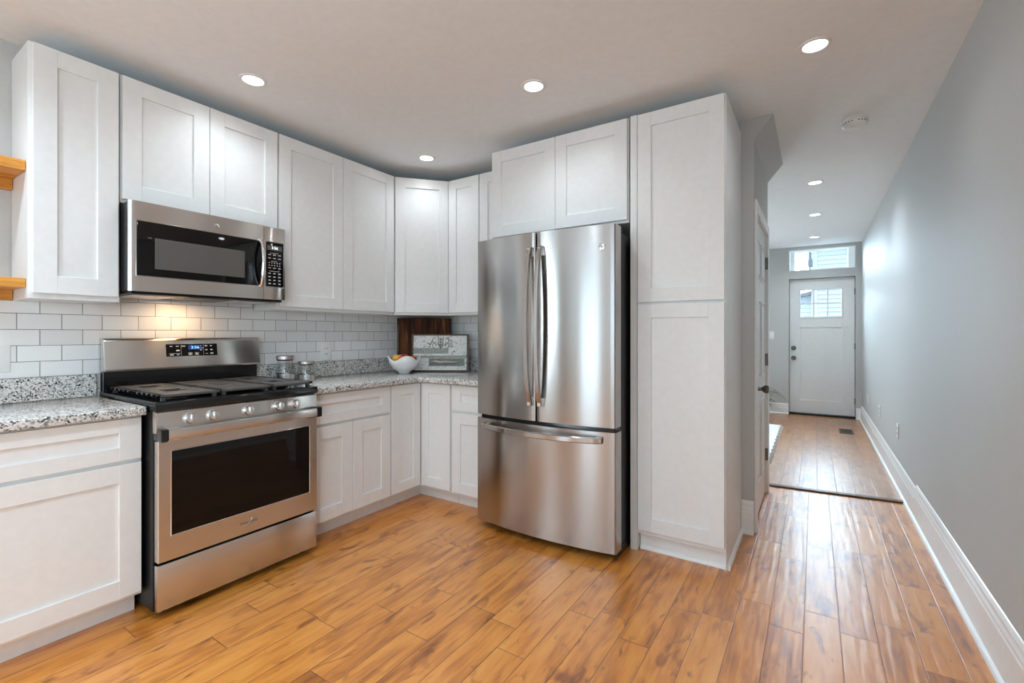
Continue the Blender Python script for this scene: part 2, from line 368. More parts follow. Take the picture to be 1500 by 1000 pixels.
# ------------------------------------------------------------------ the room
XR, YB, YF = 3.634, -2.6, 8.31            # right wall, back wall behind the camera, front wall
YW, XS, YE = 3.20, 2.755, 4.20            # kitchen back wall, hall side of the closet block, its far end
struct('floor', MB().box(-0.12, XR+0.12, YB-0.12, 4.34, -0.1, 0.0), FLOORM)
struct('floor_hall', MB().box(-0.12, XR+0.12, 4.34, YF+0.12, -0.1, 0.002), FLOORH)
struct('ceiling', MB().box(-0.12, XR+0.12, YB-0.12, YF+0.2, CEIL, CEIL+0.1), CEILM)
wr = MB(); wr.box(XR, XR+.12, YB-.12, -2.3, -.1, CEIL+.05); wr.box(XR, XR+.12, -.8, YF+.12, -.1, CEIL+.05)
wr.box(XR, XR+.12, -2.3, -.8, -.1, .75); wr.box(XR, XR+.12, -2.3, -.8, 2.15, CEIL+.05); struct('wall_right', wr, WALLM)
wl = MB(); wl.box(-0.12, 0, YB-0.12, -2.05, -0.1, CEIL+.05); wl.box(-0.12, 0, -0.85, YF+0.12, -0.1, CEIL+.05)
wl.box(-0.12, 0, -2.05, -0.85, -0.1, 1.12); wl.box(-0.12, 0, -2.05, -0.85, 2.12, CEIL+.05); struct('wall_left', wl, WALLM)
wb = MB()
for a in ((-0.12, 0.85, -0.1, CEIL+.05), (1.65, 2.05, -0.1, CEIL+.05), (3.45, XR+.12, -0.1, CEIL+.05), (0.85, 1.65, 2.04, CEIL+.05), (2.05, 3.45, -0.1, 0.60), (2.05, 3.45, 2.30, CEIL+.05)):
    wb.box(a[0], a[1], YB-0.12, YB, a[2], a[3])
struct('wall_back', wb, WALLM)
# closet block behind the kitchen run, with a door recess on its hall side
wk = MB(); wk.box(-0.02, XS, YW, YW+0.10, -0.05, CEIL+.02); struct('wall_kitchen', wk, WALLM)
DY0, DY1, DZ = 3.30, 4.08, 1.985
wc = MB(); wc.box(XS-0.11, XS, YW+0.10, DY0-.01, -0.05, CEIL+.02); wc.box(XS-0.11, XS, DY1+.01, YE, -0.05, CEIL+.02); wc.box(XS-0.11, XS, DY0-.01, DY1+.01, DZ+.01, CEIL+.02)
wc.box(-0.02, XS-0.11, YE-0.10, YE, -0.05, CEIL+.02); struct('wall_closet', wc, WALLM)
struct('wall_soffit', MB().prism([(XS, 2.425), (2.868, CEIL+.01), (XS, CEIL+.01)], 'y', YW, YE), WALLM)
# front wall with door and transom openings, and a living-room window out of sight
wf = MB(); Y0, Y1 = YF, YF+0.2
DX0, DX1, DTOP = 2.735, 3.562, 2.068
for a in ((-0.12, 0.35, -.1, CEIL+.05), (1.55, DX0, -.1, CEIL+.05), (DX1, XR+.12, -.1, CEIL+.05), (0.35, 1.55, -.1, 0.7), (0.35, 1.55, 2.2, CEIL+.05), (DX0, DX1, DTOP, 2.186), (DX0, DX1, 2.508, CEIL+.05)):
    wf.box(a[0], a[1], Y0, Y1, a[2], a[3])
struct('wall_front', wf, WALLM)

# transom
w = struct('window_1', MB().ring_frame(DX0, DX1, 2.186, 2.508, YF-0.004, YF+0.03, 0.012, bev=0.002), TRIM, 'white framed transom window above the front door')
r_ = MB().ring_frame(DX0+.012, DX1-.012, 2.198, 2.496, YF+0.03, YF+0.15, 0.004, bev=0.0).build('reveal', TRIM, w)
MB().ring_frame(DX0+.016, DX1-.016, 2.202, 2.492, YF+0.13, YF+0.17, 0.060, 0.068, .010, .010, bev=0.002).build('sash', TRIM, w)
MB().box(DX0+.06, DX1-.06, YF+.148, YF+.152, 2.20, 2.49).build('glass_pane', PANE, w)
# front door
YD = YF + 0.075
dk = MB(); lx = [2.884, 3.400]; lz = [1.487, 1.897]
d2 = struct('door_2', None or MB().ring_frame(DX0+.006, DX1-.006, 0.028, DTOP-.006, YD, YD+.045, 0.14, 0.155, 0.168, 0.20, bev=0.002), DOORP, 'pale grey front door with six small panes')
MB().box(DX0+.146, DX1-.161, YD+.0005, YD+.044, 1.33, lz[0]).build('lock_rail', DOORP, d2)
MB().box(3.088, 3.203, YD+.0005, YD+.044, 0.227, 1.331).build('mullion', DOORP, d2)
for a, c in ((2.88, 3.089), (3.202, 3.402)): MB().box(a, c, YD+.012, YD+.032, 0.226, 1.332).build('panel', DOORP, d2)
gf = MB().ring_frame(lx[0]-.02, lx[1]+.02, lz[0]-.02, lz[1]+.02, YD-.008, YD+.05, 0.022, bev=0.003).build('window_frame', DOORP, d2)
for x in (3.054, 3.230): MB().box(x-.011, x+.011, YD+.004, YD+.034, lz[0], lz[1], .002).build('muntin', DOORP, gf)
MB().box(lx[0], lx[1], YD+.0045, YD+.0335, 1.682, 1.702, .002).build('muntin', DOORP, gf)
MB().box(lx[0], lx[1], YD+.018, YD+.021, lz[0], lz[1]).build('glass_pane', PANE, gf)
def knob(parent, c, n, r, L, name, m):
    c, n = Vector(c), Vector(n); q = n.to_track_quat('Z', 'Y').to_matrix().to_4x4()
    M = Matrix.Translation(c) @ q
    return MB().lathe([(0, -.002), (r*1.1, -.002), (r*1.1, .006), (r*.5, .009), (r*.38, L*.45), (r*.75, L*.6), (r, L*.78), (r*.8, L*.95), (0, L)], seg=24, M=M).build(name, m, parent, smooth=True)
knob(d2, (2.795, YD, 0.862), (0, -1, 0), .030, .06, 'door_knob', BRONZE)
knob(d2, (2.795, YD, 1.014), (0, -1, 0), .030, .028, 'deadbolt', BRONZE)
MB().box(DX0, DX1, YF+.02, YF+.19, 0.002, 0.026, .004).build('sill', BLACKS, d2)
st_ = MB(); st_.box(DX0, DX0+.03, YD+.046, YF+.19, .02, DTOP); st_.box(DX1-.03, DX1, YD+.046, YF+.19, .02, DTOP); st_.box(DX0+.03, DX1-.03, YD+.046, YF+.19, DTOP-.03, DTOP); struct('trim_4', st_, TRIM)
for z in (0.25, 1.05, 1.85): MB().cyl((DX1-.004, YD-.004, z-.045), (DX1-.004, YD-.004, z+.045), .006, seg=10).build('hinge', BRONZE, d2)

# six-panel closet door facing the hall
YC0, YC1 = DY0, DY1
d1 = struct('door_1', MB().box(XS-.040, XS-.008, YC0, YC1, 0.014, DZ, .002), DOORP, 'white six-panel closet door facing the hall')
yy = [(YC0+.11, YC0+.345), (YC0+.435, YC1-.11)]
for za, zb in ((0.22, 0.76), (0.92, 1.46), (1.60, 1.86)):
    for ya, yb in yy:
        T = Matrix(((0, -1, 0, XS-.008), (1, 0, 0, 0), (0, 0, 1, 0), (0, 0, 0, 1)))
        m = MB(T); m.ring_frame(ya, yb, za, zb, -.006, .002, .018, bev=.004); m.box(ya+.03, yb-.03, -.004, .002, za+.03, zb-.03, .003)
        m.build('panel', DOORP, d1)
knob(d1, (XS-.008, YC0+.062, 0.875), (1, 0, 0), .028, .080, 'door_knob', BRONZE)
for z in (0.30, 1.03, 1.77): MB().box(XS-.014, XS+.012, YC1-.012, YC1+.012, z-.045, z+.045, .002).build('hinge', BRONZE, d1)
cas = MB(); CW = 0.07
cas.box(XS, XS+.014, YC0-CW-.008, YC0-.008, 0, DZ+.006, .003); cas.box(XS, XS+.014, YC1+.008, YC1+.008+CW, 0, DZ+.006, .003); cas.box(XS, XS+.014, YC0-CW-.008, YC1+CW+.008, DZ+.006, DZ+.006+CW, .003)
struct('trim_1', cas, TRIM, 'white casing around the closet door')
jm = MB(); jm.box(XS-.10, XS, YC0-.010, YC0-.002, 0, DZ+.008); jm.box(XS-.10, XS, YC1+.002, YC1+.010, 0, DZ+.008); jm.box(XS-.10, XS, YC0-.010, YC1+.010, DZ+.003, DZ+.010)
struct('trim_2', jm, TRIM)
# thresholds
T0 = Vector((XS-.0, 4.298)); T1 = Vector((XR-.02, 4.385)); nT = Vector((-(T1-T0).y, (T1-T0).x)).normalized()
th = MB(); a, b_, c, d = T0-nT*.026, T1-nT*.026, T1+nT*.026, T0+nT*.026
th.prism([(a.x, a.y), (b_.x, b_.y), (c.x, c.y), (d.x, d.y)], 'z', 0, .013, bev=.004, seg=2); struct('trim_3', th, THRESH, 'dark wood floor threshold across the hall')
# baseboards: profile (offset from wall, z)
def baseboard(name, axis, pos, a, b, side, h=0.23):
    pr = [(0, 0), (.016, 0), (.016, h-.07), (.013, h-.062), (.013, h-.05), (.009, h-.035), (.009, h-.02), (.004, h-.004), (0, h)]
    m = MB(); m.prism([(pos+side*p[0], p[1]) for p in pr], 'y' if axis == 'x' else 'x', a, b)
    sh = [(.016, 0), (.032, 0), (.031, .008), (.027, .015), (.016, .02)]
    m.prism([(pos+side*p[0], p[1]) for p in sh], 'y' if axis == 'x' else 'x', a, b)
    return struct(name, m, TRIM)
baseboard('baseboard_right', 'x', XR, YB, 4.03, -1, 0.232)
baseboard('baseboard_right_hall', 'x', XR, 4.03, YF, -1, 0.205)
baseboard('baseboard_front', 'y', YF, 1.0, DX0-.004, -1, 0.16)
baseboard('baseboard_front_corner', 'y', YF, DX1+.004, XR, -1, 0.16)
baseboard('baseboard_kitchen', 'y', YW, 2.687, XS+.0, -1, 0.20)

# back door, added fill windows behind the camera, and the living-room window
def window(name, x0, x1, z0, z1, y, label, nx=1, nz=2):
    w = struct(name, MB().ring_frame(x0, x1, z0, z1, y-.12, y+.012, .05, bev=.003), TRIM, label)
    for i in range(1, nz): MB().box(x0+.05, x1-.05, y-.08, y-.04, z0+(z1-z0)*i/nz-.02, z0+(z1-z0)*i/nz+.02, .003).build('sash_rail', TRIM, w)
    for i in range(1, nx): MB().box(x0+(x1-x0)*i/nx-.01, x0+(x1-x0)*i/nx+.01, y-.07, y-.05, z0+.05, z1-.05, .002).build('muntin', TRIM, w)
    MB().box(x0+.05, x1-.05, y-.012, y-.008, z0+.05, z1-.05).build('glass_pane', PANE, w)
    return w
window('door_3', 0.85, 1.65, 0.0, 2.04, YB, 'white glazed back door behind the camera', 1, 1)
window('fill_window_2', 2.05, 3.45, 0.60, 2.30, YB, 'white sash window added in the wall behind the camera for fill light')
w3 = struct('fill_window_3', MB(Matrix.Rotation(-pi/2, 4, 'Z')).ring_frame(0.85, 2.05, 1.12, 2.12, -.01, .12, .05, bev=.003), TRIM)  # unseen window added to carry the broad side fill
MB().box(-.06, -.055, -2.0, -.9, 1.17, 2.07).build('glass_pane', PANE, w3)
w5 = struct('fill_window_5', MB(Matrix.Translation((XR, 0, 0)) @ Matrix.Rotation(pi/2, 4, 'Z')).ring_frame(-2.3, -.8, .75, 2.15, -.12, .01, .05, bev=.003), TRIM)  # invented window behind the camera, there to light the range wall
MB().box(XR+.055, XR+.06, -2.25, -.85, .80, 2.10).build('glass_pane', PANE, w5)
w4 = struct('window_4', MB().ring_frame(0.35, 1.55, 0.7, 2.2, YF-.012, YF+.19, .05, bev=.003), TRIM)
MB().box(.4, 1.5, YF+.10, YF+.104, .75, 2.15).build('glass_pane', PANE, w4)

# ------------------------------------------------------------------ outside the front door
gz = -0.55
struct('street_ground', MB().box(-8, 14, YF+0.3, 24, gz-.1, gz), GROUND)
def siding_house(name, label, x0, x1, y, ztop, slope, bx=0.1):
    h = thing(name, label, 'house', (x0, y, gz), 0)
    MB().box(x0, x1, y+.02, y+4, gz, ztop).build('wall', SIDING, h)
    m = MB(); z = gz + .1; prof = []
    while z < ztop - .02:
        prof += [(y-.028, z), (y+.012, z+bx-.004), (y+.012, z+bx-.003)]; z += bx
    prof = [(y+.03, gz+.1)] + prof + [(y+.03, z)]
    m.prism(prof, 'x', x0+.02, x1); m.build('clapboards', SIDING, h)
    MB().box(x0-.02, x0+.10, y-.03, y+.03, gz, ztop, .004).build('corner_board', SIDING, h)
    return h
hA = siding_house('neighbor_house', 'white clapboard house with a corner board seen through the transom', 3.02, 9.0, 13.0, 3.32, 0)
MB().prism([(12.8, 3.30), (17.2, 3.42), (17.2, 3.50), (12.8, 3.38)], 'x', 2.9, 9.1).build('roof', EAVE, hA)
hB = siding_house('clapboard_shed', 'low white clapboard annex with sloped dark eave seen through door panes', -3.0, 3.0, 13.1, 2.12, 0)
MB().prism([(-3.1, 0.55), (3.0, 2.16), (3.0, 2.24), (-3.1, 0.63)], 'y', 12.9, 17.0).build('roof', EAVE, hB)
ms = MB().cyl((2.975, 12.945, 2.45), (2.975, 12.945, 3.75), .024, seg=12).build('service_mast', EAVE, hA)
MB().box(2.93, 3.02, 12.90, 12.972, 2.80, 2.98, .01).build('meter_box', EAVE, ms)

# ------------------------------------------------------------------ cabinets
def shaker(name, x0, x1, z0, z1, parent, st=.076, rl=.076, flat=False):
    """five-piece front in the cabinet's own frame: face at y=-.02"""
    o = MB()
    for xa, xb in ((x0, x0+st), (x1-st, x1)): o.box(xa, xb, -.020, -.001, z0, z1, .0011)
    for za, zb in ((z0, z0+rl), (z1-rl, z1)): o.box(x0+st, x1-st, -.0197, -.001, za, zb, .0009)
    # hairline joints where the rails meet the stiles
    f = o.build(name, WHITE, parent, local=True)
    MB().box(x0+st-.004, x1-st+.004, -.0092, -.003, z0+rl-.004, z1-rl+.004).build('panel', WHITE, f, local=True)
    return f
def cabinet(name, label, loc, rz, w, z0, z1, depth, fronts, toe=0.0, group=None, body_y0=0.0):
    c = thing(name, label, 'cabinet', loc, rz, group)
    b = MB(); b.box(0, w, body_y0, depth, z0 + toe, z1, .001); b.build('body', WHITE, c, local=True)
    if toe:
        t = MB(); t.box(0.001, w-.001, .075, .090, 0, toe+.004); t.build('toe_kick', WHITE, c, local=True)
    for f in fronts:
        shaker(f[0], f[1], f[2], f[3], f[4], c, *(f[5:] if len(f) > 5 else ()))
    return c
R90 = pi/2
UX = 0.279           # plane of the wall cabinet boxes on the range wall
UB, UT = 1.378, 2.470; DB, DT = 1.402, 2.464
GU, GB = 'white wall cabinets', 'white base cabinets'
def wallcab(label, y0, y1, zb, doors, name='wall_cabinet'):
    return cabinet(name, label, (UX, y0, 0), R90, y1-y0-.001, zb, UT, UX-.003, doors, group=GU)
wallcab('tall narrow white wall cabinet left of the microwave beside the shelves', 0.530, 0.840, UB, [('door', .012, .300, DB, DT)])
wallcab('short two-door white wall cabinet directly above the microwave', 0.842, 1.615, 1.858, [('door', .004, .384, 1.874, DT), ('door', .387, .767, 1.874, DT)])
wallcab('wide two-door white wall cabinet right of the microwave', 1.617, 2.560, UB, [('door', .006, .466, DB-.004, DT), ('door', .469, .937, DB-.004, DT)])
# diagonal corner wall cabinet
A = Vector((UX, 2.572)); B = Vector((0.570, 2.898)); dv = B - A; ang = math.atan2(dv.y, dv.x); wd = dv.length
c = thing('corner_wall_cabinet', 'white diagonal corner wall cabinet with a single door', 'cabinet', (A.x, A.y, 0), ang, GU)
m = MB(); m.prism([(A.x, A.y), (B.x, B.y), (B.x, YW-.003), (.003, YW-.003), (.003, A.y)], 'z', UB, UT); m.build('body', WHITE, c)
shaker('door', .010, wd-.010, DB-.004, DT, c)
YU = 2.898
cabinet('wall_cabinet', 'narrow white wall cabinet between the diagonal corner and the refrigerator', (0.572, YU, 0), 0, 0.630, UB, UT, YW-YU-.003,
        [('door', .008, .310, DB-.004, DT), ('door', .322, .624, DB-.004, DT)], group=GU)
YP = 2.611           # plane of the deep cabinet boxes on the back wall
cabinet('fridge_top_cabinet', 'two-door white cabinet above the stainless refrigerator', (1.204, YP, 0), 0, 0.967, 1.868, UT, YW-YP-.003,
        [('door', .012, .497, 1.884, DT), ('door', .500, .962, 1.884, DT)], group=GU)
tag(MB().box(2.184, 2.2225, YP-.014, YP+.25, 0, UT, .001).build('filler_panel', WHITE), 'tall narrow white filler strip between refrigerator and pantry cabinet', 'panel')
p = cabinet('pantry_cabinet', 'tall white two-door pantry cabinet right of the refrigerator', (2.2235, YP, 0), 0, 0.4605, 0, UT, YW-YP-.003,
        [('door', .004, .456, 1.405, DT), ('door', .004, .456, 0.122, 1.392)], toe=0.095)
MB().box(.004, .4605, .035, .0365+.03, 0.0, .10).build('toe_board', WHITE, p, local=True)
MB().prism([(.006, 0), (.006, .018), (.016, .015), (.022, .006), (.022, 0)], 'x', 0.02, .4605).build('shoe_molding', TRIM, p, local=True) if False else None
sm = MB(); sm.prism([(.035, 0), (.035, .02), (.026, .016), (.020, .007), (.019, 0)], 'x', 0.006, .478)
sm.prism([(.4605, 0), (.4605, .02), (.470, .016), (.476, .007), (.477, 0)], 'y', .020, YW-YP-.02)
sm.build('shoe_molding', TRIM, p, local=True)
MB().box(.4585, .4620, .002, YW-YP-.003, 0, UT).build('side_panel', WHITE, p, local=True)

BX, CT = 0.600, 0.876
cabinet('base_cabinet', 'white base cabinet with wide drawer left of the range', (BX, -0.02, 0), R90, 0.839, 0, CT, BX-.003,
        [('drawer', .012, .833, .690, .866, .076, .058), ('door', .012, .833, .112, .674)], toe=.095, group=GB)
cabinet('base_cabinet', 'white base cabinet with one drawer over two doors right of the range', (BX, 1.598, 0), R90, 0.634, 0, CT, BX-.003,
        [('drawer', .006, .628, .690, .866, .076, .058), ('door', .006, .315, .112, .674), ('door', .318, .628, .112, .674)], toe=.095, group=GB)
YBF = 2.540
c = thing('corner_base_cabinet', 'white corner base cabinet with two narrow doors meeting at an inside corner', 'cabinet', (BX, YBF, 0), 0, GB)
m = MB(); m.prism([(BX, 2.233), (BX, YBF), (0.905, YBF), (0.905, YW-.003), (.003, YW-.003), (.003, 2.233)], 'z', .095, CT); m.build('body', WHITE, c)
m = MB(); m.box(.5, BX-.075, 2.234, YBF+.075, 0, .099); m.box(BX-.09, .904, YBF+.075, YBF+.09, 0, .099); m.build('toe_kick', WHITE, c)
T = Matrix.Rotation(R90, 4, 'Z')
def shaker_at(name, x0, x1, z0, z1, parent, T):
    f = MB(T).ring_frame(x0, x1, z0, z1, -.020, -.001, .07, bev=.0013); f = f.build(name, WHITE, parent, local=True)
    MB(T).box(x0+.066, x1-.066, -.0092, -.003, z0+.066, z1-.066).build('panel', WHITE, f, local=True)
shaker_at('door', -.302, -.022, .112, .866, c, T)
shaker_at('door', .022, .300, .112, .866, c, Matrix.Identity(4))
cabinet('base_cabinet', 'white drawer base cabinet partly hidden behind the refrigerator', (0.907, YBF, 0), 0, 0.335, 0, CT, YW-YBF-.003,
        [('drawer', .012, .330, .690, .866, .076, .058), ('door', .012, .330, .112, .674)], toe=.095, group=GB)

# ------------------------------------------------------------------ countertops, tiles
CX, CY = 0.652, 2.472
t = thing('countertop', 'grey speckled granite countertop left of the range', 'countertop', (0.33, 0.4, CT))
MB().box(.013, CX, -.02, .822, CT+.0005, .914, .006, seg=3).build('slab', GRANITE, t, smooth=True)
MB().box(.0145, .034, -.02, .822, .9145, 1.0235, .002).build('upstand', GRANITE, t)
t = thing('countertop', 'L shaped grey speckled granite countertop in the corner right of the range', 'countertop', (0.33, 2.4, CT))
MB().prism([(.013, 1.597), (CX, 1.597), (CX, CY-.02), (CX+.02, CY), (1.243, CY), (1.243, YW-.013), (.013, YW-.013)], 'z', CT+.0005, .914, bev=.006, seg=3).build('slab', GRANITE, t, smooth=True)
MB().box(.0145, .034, 1.62, YW-.036, .9145, 1.0235, .002).build('upstand', GRANITE, t)
MB().box(.0145, 1.243, YW-.0345, YW-.0145, .9145, 1.0235, .002).build('upstand', GRANITE, t)
m = MB(); m.box(.0005, .012, -0.02, YW-.013, .90, 1.3775); m.box(.0005, .012, .845, 1.612, 1.3775, 1.60)
tag(m.build('tile_backsplash', TILE_L), 'white subway tile backsplash behind the range', 'backsplash')
tag(MB().box(.0005, 1.25, YW-.012, YW-.0005, .90, 1.3775).build('tile_backsplash', TILE_B), 'white subway tile backsplash on the back wall beside the refrigerator', 'backsplash')

# ------------------------------------------------------------------ range
def text(body, size, mats, parent, M, name='lettering', depth=.0004, align='CENTER', xs=1.0):
    cu = bpy.data.curves.new('t', 'FONT'); cu.body = body; cu.size = size; cu.align_x = align; cu.align_y = 'CENTER'; cu.extrude = depth
    o = bpy.data.objects.new('t', cu); COL.objects.link(o)
    dg = bpy.context.evaluated_depsgraph_get(); me = bpy.data.meshes.new_from_object(o.evaluated_get(dg))
    bpy.data.objects.remove(o); bpy.data.curves.remove(cu)
    m = MB(); m.bm.from_mesh(me); bpy.data.meshes.remove(me); m.bm.transform(M @ Matrix.Diagonal((xs, 1, 1, 1)))
    return m.build(name, mats, parent)
# text facing +X: local x -> +Y, local y -> +Z, local z -> +X
def faceX(x, y, z, tilt=0.0): return Matrix.Translation((x, y, z)) @ Matrix.Rotation(tilt, 4, 'Y') @ Matrix(((0, 0, 1, 0), (1, 0, 0, 0), (0, 1, 0, 0), (0, 0, 0, 1)))
RY0, RY1 = 0.830, 1.592
rg = thing('range', 'stainless steel gas range with black cooktop between white base cabinets', 'range', (0.36, (RY0+RY1)/2, 0))
MB().box(.045, .690, RY0, RY1, .03, .895, .003).build('body', BLACKS, rg)
MB().prism([(.045, .895), (.724, .895), (.728, .905), (.722, .931), (.700, .934), (.06, .934), (.045, .934)], 'y', RY0-.002, RY1+.004, bev=.003, seg=2).build('cooktop', BLACK, rg, smooth=True)
# backguard
m = MB(); m.box(.036, .075, RY0+.004, RY1+.012, .93, 1.036, .003); m.build('backguard_base', BLACK, rg)
bgp = MB(); bgp.prism([(.030, 1.034), (.095, 1.034), (.098, 1.045), (.078, 1.192), (.070, 1.203), (.058, 1.206), (.030, 1.206)], 'y', RY0+.004, RY1+.022, bev=.004, seg=2)
bgo = bgp.build('backguard', STEEL, rg, smooth=True)
tl = math.atan2(.020, .147)
def on_bg(y, z): return faceX(.098 - (z-1.045)*.020/.147 + .0012, y, z, -tl)
pm = MB(); pm.box(-.130, .130, -.034, .034, -.002, .001, .0005)
for (u, v, w, h) in [(-.106, .022, .014, .004), (-.076, .022, .014, .004), (-.074, -.002, .016, .008), (-.104, -.018, .026, .0018), (-.076, -.018, .026, .0018), (-.104, -.026, .018, .005), (-.074, -.026, .012, .004), (-.046, .022, .018, .005), (.042, .022, .007, .005), (.043, .010, .024, .004), (.042, -.001, .008, .005), (.070, .022, .013, .006), (.096, .022, .010, .004), (.071, -.001, .011, .006), (.098, -.001, .011, .007), (.072, -.023, .013, .003), (.099, -.022, .016, .007)]:
    pm.box(u-w/2, u+w/2, v-h/2, v+h/2, .0005, .0016, mi=1)
for u in (-.013, .020):
    for q in ((-.010, .010, .006, .0075), (-.010, .010, -.0075, -.006), (-.010, -.0085, -.0075, .0075), (.0085, .010, -.0075, .0075), (-.005, .005, -.004, .004)): pm.box(u+q[0], u+q[1], -.022+q[2], -.022+q[3], .0005, .0016, mi=1)
for u in (-.058, .056): pm.box(u-.0004, u+.0004, -.030, .030, .0005, .0014, mi=1)
pm.bm.transform(on_bg(1.231, 1.136)); pm.build('display_panel', [BGLASS, PRINT], bgo)
m = MB(); m.box(-.034, .034, -.013, .013, -.0005, .0016); m.bm.transform(on_bg(1.243, 1.150)); m.build('clock_window', CLOCKBG, bgo)
text('3:56', .022, CLOCKB, bgo, on_bg(1.243, 1.150) @ Matrix.Translation((0, 0, .0022)), 'clock_digits', xs=1.15)
# grates, burners
gy = [RY0+.018, RY0+.018+.249, RY0+.018+.249*2, RY1-.010]
for i in range(3):
    a, b_ = gy[i]+.0015, gy[i+1]-.0015; x0, x1 = .105, .700
    m = MB(); zt, zb = .962, .949
    def bar(xa, xb, ya, yb): m.box(xa, xb, ya, yb, zb, zt, .0025)
    bar(x0, x1, a, a+.022); bar(x0, x1, b_-.022, b_); bar(x0, x0+.03, a, b_); bar(x1-.03, x1, a, b_); bar((x0+x1)/2-.012, (x0+x1)/2+.012, a, b_)
    n = 11
    for k in range(1, n):
        xx = x0 + (x1-x0)*k/n
        if i != 1 and k in (2, 3, 7, 8): 
            bar(xx-.0195, xx+.0195, a, a+.08); bar(xx-.0195, xx+.0195, b_-.08, b_)
        elif i == 1 and k in (5, 6): bar(xx-.0195, xx+.0195, a, a+.085); bar(xx-.0195, xx+.0195, b_-.085, b_)
        else: bar(xx-.0215, xx+.0215, a, b_)
    for px in (x0+.02, x1-.02):
        for py in (a+.02, b_-.02): m.box(px-.008, px+.008, py-.008, py+.008, .932, zb+.002)
    m.build('grate', IRON, rg)
for (bx_, by_, br) in [(.25, .965, .045), (.54, .965, .052), (.40, 1.213, .05), (.25, 1.46, .042), (.54, 1.46, .05)]:
    MB().lathe([(0, .012), (br*.8, .012), (br, .008), (br, .003), (br*1.25, .002), (br*1.25, -.002)], (bx_, by_, .934), 24).build('burner', BLACKS, rg, smooth=True)
# control panel, knobs
cp = MB().prism([(.66, .798), (.716, .798), (.722, .806), (.714, .885), (.708, .894), (.66, .894)], 'y', RY0, RY1+.004, bev=.003, seg=2).build('control_panel', STEEL, rg, smooth=True)
for y in (0.957, 1.051, 1.212, 1.367, 1.462):
    kb = MB().cyl((.715, y, .850), (.722, y, .8507), .026, seg=32, bev=.001).build('knob_skirt', ALU, cp, smooth=True)
    m = MB(); m.cyl((.720, y, .850), (.745, y, .852), .0235, .021, seg=32, bev=.003); k_ = m.build('knob', ALU, cp, smooth=True)
    MB().box(.744, .756, y-.005, y+.005, .852-.021, .852+.021, .003, seg=2).build('grip', ALU, k_, smooth=True)
# oven door
od = MB(); T = Matrix(((0, -1, 0, 0), (1, 0, 0, 0), (0, 0, 1, 0), (0, 0, 0, 1)))
o_ = MB(T).ring_frame(RY0+.004, RY1-.002, .245, .768, -.728, -.690, .051, .048, .050, .108, bev=.004).build('oven_door', STEEL, rg, smooth=True)
MB().ring_frame(0, 1, 0, 1, 0, 1, .1).bm.free()
MB(T).ring_frame(RY0+.052, RY1-.047, .350, .721, -.7295, -.715, .0035, bev=.0012).build('window_trim', CHROME, o_)
MB().box(.69, .7235, RY0+.05, RY1-.045, .348, .722).build('oven_glass', BGLASS, o_)
MB().box(.66, .724, RY0+.002, RY1+.002, .769, .797, .002).build('door_top_vent', BLACK, o_)
hd = MB().box(.745, .772, .858, RY1-.030, .774, .818, .005, seg=2).build('handle', STEEL, o_, smooth=True)
for a, b_ in ((RY0+.002, .860), (RY1-.032, RY1+.002)): MB().box(.715, .770, a, b_, .768, .822, .004).build('handle_end', BLACK, hd)
text('Whirlpool', .020, mat('badge_metal', (0.22, 0.2, 0.19), .3, 1.0), o_, faceX(.7285, 1.213, .301), 'maker_badge', depth=.0008)
pts = [(.7298, 1.213+.030*math.cos(t_)*(1.0), .303+.016*math.sin(t_)) for t_ in [radians(q) for q in range(-60, 150, 12)]]
MB().tube([(.7298, 1.195, .286), (.7298, 1.212, .296), (.7298, 1.226, .309), (.7298, 1.229, .317), (.7298, 1.222, .319)], .0016, 6).build('badge_swoosh', CHROME, o_)
MB().box(.66, .690, RY0+.004, RY1, .232, .247).build('drawer_gap', BLACK, rg)
MB().box(.690, .722, RY0+.003, RY1-.002, .036, .234, .004, seg=2).build('storage_drawer', STEEL, rg, smooth=True)
for y in (RY0+.05, RY1-.05):
    for x in (.12, .64): MB().cyl((x, y, 0), (x, y, .032), .015, seg=12).build('foot', BLACKS, rg)

# ------------------------------------------------------------------ microwave
MY0, MY1 = 0.838, 1.598; MZ0, MZ1 = 1.420, 1.853
mw = thing('microwave', 'stainless steel over-the-range microwave with dark window', 'microwave', (0.2, (MY0+MY1)/2, MZ0))
MB().box(.015, .372, MY0+.004, MY1-.004, MZ0+.012, MZ1-.002, .003).build('body', BLACKS, mw)
MB().prism([(MY0+.004, .365), (MY0, .375), (MY0, .388), (MY0+.010, .399), (MY0+.024, .402), (1.466, .402), (1.466, .36), (MY0+.03, .36)], 'z', MZ0+.008, MZ1, M=Matrix(((0, 1, 0, 0), (1, 0, 0, 0), (0, 0, 1, 0), (0, 0, 0, 1)))).build('door', STEEL, mw, smooth=True)
md = [o for o in mw.children if o.name.startswith('door')][-1]
dg_ = MB(T); dg_.box(.866, 1.462, -.4035, -.398, 1.502, 1.762, .004, seg=2); dgl = dg_.build('door_glass', BGLASS, md, smooth=True)
MB(T).box(.936, 1.362, -.4042, -.400, 1.537, 1.690, .003).build('window_screen', MESHG, md)
MB(T).ring_frame(.863, 1.465, 1.499, 1.765, -.4030, -.399, .0035, bev=.001).build('glass_trim', CHROME, md)
hp = [(.404+.030*math.sin(pi*t_)**.6, 1.447, 1.500+.272*t_) for t_ in [i/14 for i in range(15)]]
MB().tube(hp, .011, 10, sx=1.0, up=(1, 0, 0)).build('handle', CHROME, md, smooth=True)
cpn = MB().box(.36, .402, 1.468, MY1, MZ0+.008, MZ1, .004, seg=2).build('control_panel', STEEL, mw, smooth=True)
MB(T).ring_frame(1.474, 1.589, 1.498, 1.770, -.4028, -.399, .004, bev=.001).build('keypad_trim', CHROME, cpn)
